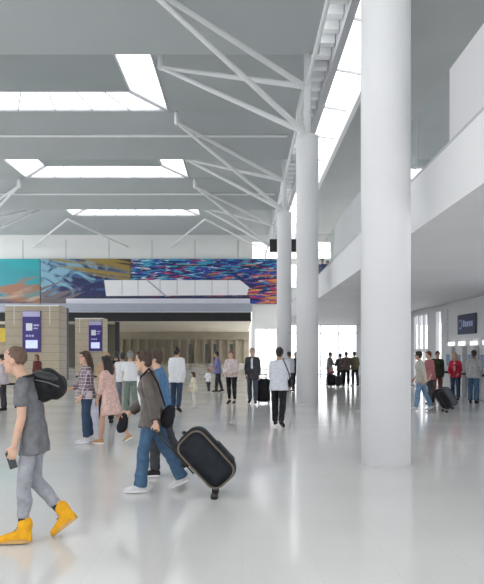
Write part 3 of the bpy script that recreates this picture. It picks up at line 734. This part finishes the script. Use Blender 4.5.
def suitcase(label, loc, yaw, tilt, w_, h_, d_, m, reach, trim=None, name='suitcase'):
    """origin at the wheel contact; handle side faces +x; tilted towards +x"""
    root = empty(name, loc, 0, label, 'suitcase'); root.rotation_euler = (0, R(tilt), R(yaw)); root.rotation_mode = 'XYZ'
    b = B(); rbox(b, -d_, -.01, -w_ / 2, w_ / 2, .05, h_, min(.15, d_ * .40), 7); o = ob('shell', b, m, root, True)
    tr = trim or M_BLACK
    for s in (-1, 1):                                        # piping round both side faces
        b = B(); y = s * (w_ / 2 - .012); r_ = .115 if d_ > .3 else .09; pts = []
        for cx_, cz_, a0 in ((-.04 - r_, h_ - .03 - r_, 0), (-d_ + .03 + r_, h_ - .03 - r_, 90), (-d_ + .03 + r_, .08 + r_, 180), (-.04 - r_, .08 + r_, 270)):
            for q in range(5): pts.append(V((cx_ + r_ * math.cos(R(a0 + q * 22.5)), y, cz_ + r_ * math.sin(R(a0 + q * 22.5)))))
        pts.append(pts[0]); path(b, pts, .011, 8); ob('piping', b, tr, root, True)
        b = B(); caps(b, (-.0, s * (w_ / 2 - .05) - .02, .045), .045, (-.0, s * (w_ / 2 - .05) + .02, .045), .045, 0, 0, 14); ob('wheel', b, M_BLACK, root, True)
        b = B(); caps(b, (.012, s * w_ * .22, h_ * .5), .009, (.012, s * w_ * .22, reach), .009, n=8); ob('handle_rail', b, mat('rail_metal', (.03, .03, .03), .35, .05, 5, metal=.3), root, True)
    b = B(); caps(b, (.012, -w_ * .22 - .01, reach), .016, (.012, w_ * .22 + .01, reach), .016, n=10); ob('handle_grip', b, M_BLACK, root, True)
    b = B(); path(b, [V((-d_ * .5, -.09, h_ - .01)), V((-d_ * .5, -.07, h_ + .03)), V((-d_ * .5, .07, h_ + .03)), V((-d_ * .5, .09, h_ - .01))], .012, 8); ob('carry_handle', b, M_BLACK, root, True)
    b = B(); rbox(b, -d_ - .012, -d_ + .05, -w_ * .34, w_ * .34, .16, h_ * .60, .03, 3); ob('front_pocket', b, m, root, True)
    b = B(); rbox(b, -d_ * .5 - .05, -d_ * .5 + .05, -w_ / 2 - .004, -w_ / 2 + .02, .02, .07, .008, 2); ob('foot', b, M_BLACK, root)
    return root

def soft_bag(name, label, cat, pts, m, vox=.012, strap=None, strap_m=None, extra=None):
    """bag built of soft blobs in world space; strap is a list of world points"""
    c0 = V((0, 0, 0))
    for c, *_ in pts: c0 += V(c)
    c0 /= len(pts)
    root = empty(name, c0, 0, label, cat)
    b = B()
    for c, a, bb, d in pts: ell(b, V(c) - c0, a, bb, d, 16, 10)
    ob('bag_body', b, m, root, vox=vox, sm=4)
    if strap:
        for s_ in strap:
            b = B(); path(b, [V(p) - c0 for p in s_], .012, 8); ob('strap', b, strap_m or m, root, True)
    if extra: extra(root, c0)
    return root

JEAN = cloth('denim_blue', (.060, .115, .195)); JEAN2 = cloth('denim_dark', (.035, .06, .11)); JEAN3 = cloth('denim_pale', (.16, .26, .38))
BLK = cloth('black_cloth', (.018, .018, .022)); CHAR = cloth('charcoal_cloth', (.05, .052, .06)); GREYT = cloth('grey_tee', (.15, .155, .165))
LGREY = cloth('light_grey_denim', (.30, .31, .34)); WHT = cloth('white_cotton', (.72, .73, .76), .05); PALE = cloth('pale_grey_shirt', (.62, .64, .70), .06)
BOOT = cloth('yellow_nubuck', (.72, .36, .02), .12); WSHOE = cloth('white_shoe', (.6, .6, .62), .08); DSHOE = cloth('dark_shoe', (.03, .025, .025))
TANSH = cloth('tan_shoe', (.45, .25, .13))
# 1 ---- man in yellow boots
m1 = person('man in grey t-shirt, pale grey trousers and yellow boots striding left in the foreground', 34.5, 5.88, 180, 1.79, vox=.0075, skin='light', hair=('shaved', 'shaved'), lean=8, nod=2, neck=.05, fat=.82, loose=.1,
            L=(9, 9), Rr=(4, 46), footL=0, footR=-38, aL=(-1, 5, 15, 2), aR=(-14, 6, 16, 0), gripL=.7,
            top=(GREYT, .014, -.17, .62, 't_shirt'), legs=(LGREY, .002, 1.68, .048), shoe=BOOT, boots=True, sock=cloth('dark_sock', (.05, .05, .06)), shod=.285)
hw = m1['w']('handL'); fd = m1['M'].to_3x3() @ m1['fdL']
b = B(); rbox(b, -.036, .036, -.006, .006, -.075, .075, .005, 2); o = ob('phone', b, M_BLACK); o.location = hw + fd * .045 ; o.rotation_euler = (0, R(-18), 0)
tag(o, 'black phone in the hand of the man in yellow boots', 'phone')
b = B(); box(b, -.031, .031, -.0075, -.0055, -.066, .066); ob('screen', b, mat('phone_screen', (.02, .025, .03), .1, .05, 5), o)
shl = m1['w']('shL'); shr = m1['w']('shR'); hd = m1['w']('P')
bx, by, bz = X(52, 5.98), 5.94, Z(385, 5.9)
def flap(root, c0):
    b = B(); ell(b, V((bx - .02, by - .06, bz + .075)) - c0, V((.125, 0, -.035)), V((0, .115, 0)), V((.012, 0, .05)), 16, 8); ob('flap', b, mat('bag_nylon_sheen', (.016, .018, .020), .45, .2, 20, .3), root, vox=.012, sm=3)
    b = B(); path(b, [V((bx - .09, by - .155, bz + .05)) - c0, V((bx + .02, by - .175, bz + .03)) - c0, V((bx + .11, by - .13, bz - .01)) - c0], .006, 6); ob('zip', b, mat('zip_grey', (.12, .12, .12), .3, .1, 20), root, True)
soft_bag('backpack', 'bulging black backpack slung on the back of the man in yellow boots', 'backpack',
         [((bx - .03, by, bz + .01), V((.12, 0, -.02)), V((0, .15, 0)), V((.02, 0, .14))), ((bx + .06, by, bz - .02), V((.085, 0, -.02)), V((0, .13, 0)), V((.02, 0, .105))),
          ((bx - .06, by, bz - .05), V((.08, 0, 0)), V((0, .13, 0)), V((0, 0, .11)))],
         mat('bag_nylon', (.010, .011, .013), .6, .3, 14, .4, spec=.25), .012,
         strap=[[V((bx - .07, by - .09, bz + .12)), shl + V((.06, .06, .075)), shl + V((-.01, .065, .062)), shl + V((-.085, .07, -.03)), shl + V((-.07, .05, -.2)), V((bx - .07, by - .1, bz - .12))],
                [V((bx - .07, by + .09, bz + .12)), shr + V((.06, -.06, .075)), shr + V((-.01, -.065, .062)), shr + V((-.085, -.07, -.03)), shr + V((-.07, -.05, -.2)), V((bx - .07, by + .1, bz - .12))]], extra=flap)
# 2 ---- couple by the kiosks
PL = plaid_mat('plaid_shirt_cloth', (.30, .20, .22), (.03, .03, .07), (.55, .50, .52), 10)
FL = floral_mat('floral_dress_cloth', (.55, .36, .32), (.16, .05, .06), (.68, .50, .44), 15)
person('woman in plaid shirt and dark blue jeans, left of the woman in the floral dress', 86.5, 12.2, 205, 1.73, True, .010, 'light', ('long', 'brown'), 0, 10, 4, L=(6, 8), Rr=(-4, 6), footR=-6,
       aL=(4, 8, 25, 10), aR=(8, 14, 60, 20), top=(PL, .026, -.10, 1.8, 'plaid_shirt'), legs=(JEAN2, .012, 1.92, .055), shoe=WSHOE)
person('woman in dusty pink floral dress with bare legs, beside the woman in plaid', 110, 12.15, 150, 1.68, True, .010, 'tan', ('long', 'dark'), 6, 12, 2, L=(14, 8), Rr=(-16, 20), footR=-26,
       aL=(2, 8, 20, 5), aR=(14, 10, 50, 15), dress=(FL, -.36, .19), shoe=TANSH, shod=.25)
# 3 ---- man with the big suitcase
JK = mat('leather_jacket', (.075, .060, .052), .5, .2, 10, .5, bscale=18)
m3 = person('man in brown leather jacket and flared jeans striding left, pulling the big suitcase', 152.5, 7.98, 180, 1.75, False, .0085, 'light', ('short', 'brown'), 5, 0, 3, fat=.92,
            neck=.02, L=(13, 8), Rr=(-18, 12), footL=0, footR=-24, aL=(-16, 14, 8, 0), aR=(16, 6, 35, 0), front=WHT, gripL=1, gripR=.9,
            jacket=(JK, .026, -.13, 1.9, 'jacket'), legs=(JEAN, .012, 2.04, .078), shoe=WSHOE)
hp = m3['w']('handL')
CASE = mat('case_cloth', (.010, .013, .018), .6, .3, 12, .3, spec=.25, bscale=30); PIP = mat('case_piping', (.13, .10, .07), .4, .1, 10)
wx, wy = X(217.5, 7.7), hp.y - .02
tl = math.degrees(math.atan2(wx - hp.x, hp.z)); rc = math.hypot(wx - hp.x, hp.z)
suitcase('big black suitcase with pale piping tilted behind the man in the leather jacket', (wx, wy, .0), 180, tl, .44, .80, .43, CASE, rc, PIP)
# his shoulder bag and the coat in his far hand
hip3 = m3['w']('P'); sh3 = m3['w']('shR')
soft_bag('shoulder_bag', 'black shoulder bag at the back of the man in the leather jacket', 'bag',
         [((X(169, 7.96), 7.92, Z(415, 7.96)), V((.075, 0, .01)), V((0, .09, 0)), V((.015, 0, .13))), ((X(167, 7.96), 7.92, Z(420, 7.96)), V((.08, 0, .0)), V((0, .10, 0)), V((0, 0, .09)))], BLK, .012,
         strap=[[V((X(166, 7.96), 7.86, Z(405, 7.96))), V((hip3.x + .09, 7.78, 1.33)), V((hip3.x - .02, 7.82, 1.50)), V((hip3.x - .13, 7.92, 1.40)), V((hip3.x - .16, 8.00, 1.2)), V((hip3.x - .05, 8.10, .98)), V((X(166, 7.96), 7.98, Z(412, 7.96)))]])
hr = m3['w']('handR')
soft_bag('folded_coat', 'black folded coat held in front of the man in the leather jacket', 'coat',
         [(hr + V((-.02, .03, -.04)), V((.05, 0, 0)), V((0, .06, 0)), V((.02, 0, .09))), (hr + V((-.035, .03, -.12)), V((.065, 0, .01)), V((0, .06, 0)), V((.02, 0, .09)))], BLK, .012)
# 4 ---- man in blue jacket behind him
BLUEJ = cloth('blue_jacket', (.08, .17, .30))
person('man in blue jacket and grey trousers, half hidden behind the leather jacket', 160.5, 8.95, 180, 1.76, False, .010, 'light', ('short', 'brown'), 4, 0, 2, L=(10, 12), Rr=(-14, 14), footR=-22,
       aL=(-6, 6, 14, 0), aR=(8, 6, 20, 0), jacket=(BLUEJ, .026, -.14, 1.9, 'jacket'), legs=(CHAR, .012, 1.98, .06), shoe=DSHOE)
# 5.. middle distance
person('man in white shirt and dark blue jeans walking away behind the leather jacket', 176.5, 18.4, 80, 1.83, False, .014, 'light', ('short', 'dark'), 2, 0, 0, L=(6, 4), Rr=(-8, 10), footR=-18,
       aL=(0, 4, 25, 6), aR=(0, 5, 25, 6), top=(WHT, .018, -.16, 1.85, 'shirt'), legs=(JEAN2, .012, 1.95, .06), shoe=DSHOE)
person('small child in cream clothes standing right of the man in the white shirt', 194, 19.8, 200, 1.12, True, .012, 'pale', ('bob', 'brown'), 2, 0, 4, L=(4, 4), Rr=(-4, 4),
       aL=(10, 10, 30, 8), aR=(10, 10, 30, 8), top=(cloth('cream_top', (.68, .64, .50)), .026, -.14, 1.6, 'top'), legs=(cloth('cream_trousers', (.62, .6, .55)), .012, 1.9, .05), shoe=WSHOE)
person('small child in white top beside the man in the violet blue shirt', 208.5, 27, 230, 1.02, False, .014, 'light', ('short', 'brown'), 2, 0, 2, L=(6, 5), Rr=(-6, 8),
       aL=(10, 10, 20, 0), aR=(10, 25, 60, 0), top=(WHT, .02, -.1, 1.3, 'top'), legs=(CHAR, .012, 1.9, .05), shoe=WSHOE)
person('man in violet blue shirt and dark trousers holding out his arms, far off', 218, 27.6, 185, 1.74, False, .016, 'tan', ('short', 'dark'), 4, 0, 2, L=(8, 6), Rr=(-8, 8), footR=-10,
       aL=(10, 10, 40, 0), aR=(20, 12, 40, 0), top=(cloth('violet_shirt', (.20, .20, .38)), .022, -.14, 1.4, 'shirt'), legs=(CHAR, .012, 1.95, .058), shoe=DSHOE)
person('woman in pale pink blouse and slim black trousers, beside the man in dark suit', 231.5, 21.2, 255, 1.74, True, .014, 'light', ('bun', 'red'), 2, 0, 2, L=(4, 5), Rr=(-5, 8), footR=-12,
       aL=(4, 12, 60, 20), aR=(4, 12, 50, 20), top=(cloth('pale_blouse', (.62, .53, .52)), .026, -.06, 1.8, 'blouse'), legs=(BLK, .010, 1.85, .045), shoe=DSHOE)
person('man in dark suit jacket over pale shirt walking beside the upright black suitcase', 252.5, 21.4, 262, 1.84, False, .014, 'light', ('short', 'grey'), 1, 0, 0, L=(8, 6), Rr=(-8, 10), footR=-14,
       aL=(-2, 7, 14, 0), aR=(-2, 6, 30, 10), front=PALE, jacket=(CHAR, .024, -.18, 1.9, 'suit_jacket'), legs=(cloth('slate_trousers', (.07, .08, .11)), .014, 2.0, .062), shoe=DSHOE)
suitcase('tall black suitcase standing beside the man in the dark suit', (X(263.8, 21.6), 21.75, 0), 90, 0, .42, .82, .28, BLK, .95)
m11 = person('man in pale grey shirt and black trousers walking away near the columns', 279, 14.8, 75, 1.80, False, .011, 'tan', ('short', 'dark'), 3, 0, 0, L=(8, 4), Rr=(-10, 16), footR=-26,
       aL=(4, 5, 25, 8), aR=(-2, 6, 18, 0), top=(PALE, .016, -.16, 1.35, 'shirt'), legs=(BLK, .014, 2.0, .06), shoe=DSHOE)
p = m11['w']('P')
soft_bag('shoulder_bag', 'slim black shoulder bag with long strap on the man in pale grey shirt', 'bag',
         [((p.x + .25, p.y + .0, p.z + .02), V((.045, 0, 0)), V((0, .12, 0)), V((0, 0, .12)))], BLK, .014,
         strap=[[V((p.x + .25, p.y - .1, p.z + .10)), V((p.x + .21, p.y - .11, p.z + .25)), V((p.x + .13, p.y - .115, p.z + .44)), V((p.x + .09, p.y + .0, p.z + .555)), V((p.x + .16, p.y + .14, p.z + .38)), V((p.x + .25, p.y + .1, p.z + .10))]])
person('person in pale grey shirt glimpsed just left of the second nearest column', 289.8, 28, 120, 1.74, False, .016, 'tan', ('short', 'dark'), 2, 0, 0, L=(6, 6), Rr=(-6, 6), top=(PALE, .024, -.12, 1.5, 'shirt'), legs=(CHAR, .012, 1.95, .06), shoe=DSHOE)
person('person in black top glimpsed against the left edge of the second nearest column', 296, 29.5, 250, 1.72, True, .016, 'tan', ('short', 'red'), 2, 0, 0, L=(4, 4), Rr=(-4, 4), top=(BLK, .026, -.12, 1.2, 'top'), legs=(BLK, .016, 1.6, .07), shoe=DSHOE)
# by the bright window
WG = 'travellers silhouetted in front of the bright window'
person('person in grey shirt leftmost of four before the bright window, behind the suitcases', 329.5, 33.6, 330, 1.72, False, .018, 'tan', ('short', 'dark'), 2, 0, 4, L=(4, 4), Rr=(-4, 4), aL=(20, 8, 50, 0), aR=(10, 8, 30, 0), top=(cloth('mid_grey_shirt', (.22, .22, .23)), .022, -.14, 1.4, 'shirt'), legs=(CHAR, .012, 1.95, .06), shoe=DSHOE, group=WG)
person('person in dark grey top second from left before the bright window', 340.5, 33.0, 100, 1.66, False, .018, 'tan', ('short', 'dark'), 2, 0, 0, L=(4, 4), Rr=(-4, 4), aL=(0, 22, 70, 30), aR=(0, 14, 20, 0), top=(cloth('dusky_top', (.07, .06, .065)), .022, -.12, 1.3, 'top'), legs=(BLK, .014, 1.95, .06), shoe=DSHOE, group=WG)
person('person in brown top third from left before the bright window, arms on hips', 346.3, 32.4, 90, 1.74, False, .018, 'tan', ('short', 'dark'), 0, 0, 0, L=(6, 2), Rr=(4, 2), aL=(-8, 30, 75, 42), aR=(-8, 30, 75, 42), top=(cloth('dusky_brown_top', (.10, .075, .07)), .022, -.12, 1.3, 'top'), legs=(BLK, .016, 1.95, .06), shoe=DSHOE, group=WG)
person('person in olive top at the right end of four before the bright window', 354.8, 32.8, 110, 1.75, False, .018, 'tan', ('short', 'dark'), 2, 0, 0, L=(2, 4), Rr=(-8, 4), aL=(0, 14, 60, 20), aR=(0, 12, 14, 0), top=(cloth('olive_top', (.13, .12, .075)), .022, -.12, 1.3, 'top'), legs=(CHAR, .014, 1.95, .06), shoe=DSHOE, group=WG)
suitcase('dark suitcase on the floor before the bright window, left of the pair', (X(331, 32.2), 32.2, 0), 90, 0, .40, .60, .30, BLK, .64)
suitcase('dark suitcase on the floor before the bright window, right of the pair', (X(338.6, 32.0), 32.05, 0), 90, 0, .28, .56, .26, CHAR, .60)
soft_bag('handbag', 'reddish bag lying on top of the dark suitcases by the bright window', 'bag', [((X(331, 32.05), 32.05, .722), V((.19, 0, 0)), V((0, .1, 0)), V((0, 0, .08)))], cloth('rose_bag', (.34, .13, .14)), .016)
# under the mezzanine on the right
person('man in pale shirt and light jeans pulling the black suitcase under the mezzanine', 421.5, 18.8, 160, 1.74, False, .013, 'tan', ('short', 'dark'), 5, 0, 0, L=(14, 8), Rr=(-12, 12), footR=-18, aL=(-18, 16, 12, 0), aR=(8, 10, 30, 0), gripL=1,
       top=(cloth('pale_khaki_shirt', (.42, .41, .37)), .024, -.12, 1.3, 'shirt'), legs=(JEAN3, .014, 1.98, .062), shoe=WSHOE)
person('person in dusty pink shirt behind the man with light jeans, under the mezzanine', 430, 21.5, 200, 1.76, True, .015, 'light', ('short', 'red'), 3, 0, 0, L=(8, 6), Rr=(-8, 8), aL=(0, 10, 30, 0), aR=(0, 10, 30, 0), top=(cloth('pink_shirt', (.42, .16, .17)), .024, -.14, 1.5, 'shirt'), legs=(CHAR, .014, 1.98, .06), shoe=DSHOE)
person('person in dark olive jacket standing between the pink shirt and the red cardigan', 437.3, 24, 270, 1.76, False, .015, 'tan', ('short', 'dark'), 2, 0, 0, L=(4, 4), Rr=(-4, 4), top=(cloth('dark_olive_jacket', (.04, .05, .03)), .03, -.14, 1.9, 'jacket'), legs=(cloth('rust_trousers', (.20, .07, .05)), .016, 1.98, .06), shoe=DSHOE)
person('blond woman in bright red cardigan in front of the check-in machines', 455.3, 23.2, 240, 1.70, True, .015, 'light', ('bob', 'blond'), 2, 0, 0, L=(4, 4), Rr=(-4, 4), aL=(4, 12, 50, 20), aR=(4, 12, 50, 20), front=cloth('pale_peach_top', (.6, .4, .33)), jacket=(cloth('red_cardigan', (.48, .03, .06)), .024, -.10, 1.9, 'cardigan'), legs=(JEAN2, .014, 1.98, .06), shoe=DSHOE)
person('man in pale grey jumper and blue jeans at the machine near the right edge', 473.5, 21.6, 60, 1.80, False, .014, 'dark', ('short', 'dark'), 3, 0, 0, L=(4, 4), Rr=(-6, 6), aL=(8, 10, 50, 10), aR=(6, 10, 40, 10), top=(cloth('grey_jumper', (.36, .37, .37)), .034, -.12, 1.9, 'jumper'), legs=(JEAN, .02, 1.98, .07), shoe=DSHOE)
suitcase('black trolley suitcase tilted behind the man in light jeans', (X(444, 18.6), 18.45, 0), 180, 33, .42, .66, .26, BLK, .96)
suitcase('dark grey trolley suitcase tilted beside the black one under the mezzanine', (X(450.5, 19.7), 19.6, 0), 180, 33, .42, .66, .26, cloth('slate_case', (.10, .11, .13)), .94)
# crowd on the left behind
person('person with auburn hair seen over the backpack in front of the larger kiosk', 37.5, 26, 250, 1.63, True, .015, 'tan', ('bob', 'red'), 2, 0, 0, top=(cloth('maroon_top', (.13, .04, .04)), .024, -.12, 1.6, 'top'), legs=(BLK, .014, 1.95, .06), shoe=DSHOE)
person('passer-by in lilac top cut by the left edge, behind the man in yellow boots', 3, 19, 190, 1.66, True, .012, 'pale', ('short', 'dark'), 2, 0, 0, top=(cloth('lilac_top', (.52, .46, .50)), .024, -.12, 1.6, 'top'), legs=(CHAR, .014, 1.95, .06), shoe=DSHOE)
person('person in tan top just right of the floral dress, facing away', 106.3, 15.6, 100, 1.72, True, .013, 'tan', ('short', 'blond'), 2, 0, 0, top=(cloth('tan_top', (.42, .27, .17)), .024, -.12, 1.4, 'top'), legs=(BLK, .016, 1.95, .06), shoe=DSHOE)
person('person in black clothes standing behind the floral dress and the tan top', 116, 20.5, 95, 1.74, False, .015, 'tan', ('short', 'dark'), 2, 0, 0, top=(BLK, .03, -.14, 1.9, 'coat'), legs=(BLK, .016, 1.98, .06), shoe=DSHOE)
person('person in white top and slate trousers left of the green trousers', 122.5, 19.4, 110, 1.72, False, .015, 'tan', ('short', 'dark'), 2, 0, 0, L=(6, 4), Rr=(-6, 8), top=(WHT, .026, -.10, 1.3, 'top'), legs=(cloth('slate_blue', (.14, .17, .22)), .014, 1.95, .06), shoe=DSHOE)
person('person in white vest and green grey trousers left of the leather jacket', 130.5, 17.6, 100, 1.76, False, .015, 'light', ('short', 'grey'), 2, 0, 0, L=(6, 4), Rr=(-6, 8), top=(WHT, .022, -.02, .7, 'vest'), legs=(cloth('sage_trousers', (.18, .23, .20)), .02, 1.95, .07), shoe=WSHOE)
# up on the mezzanine
person('person in navy top on the mezzanine behind the balustrade, beside the second column', 322.5, 32.3, 250, 1.72, False, .018, 'tan', ('short', 'dark'), 2, 0, 0, top=(cloth('navy_top', (.03, .04, .13)), .03, -.14, 1.9, 'jacket'), legs=(BLK, .016, 1.98, .06), shoe=DSHOE, z0=4.63)
person('second person in dark blue on the mezzanine, right of the navy top', 327.8, 32.9, 250, 1.70, True, .018, 'tan', ('short', 'dark'), 2, 0, 0, top=(cloth('blue_top', (.04, .06, .16)), .03, -.14, 1.9, 'jacket'), legs=(BLK, .016, 1.98, .06), shoe=DSHOE, z0=4.63)
bake_all()
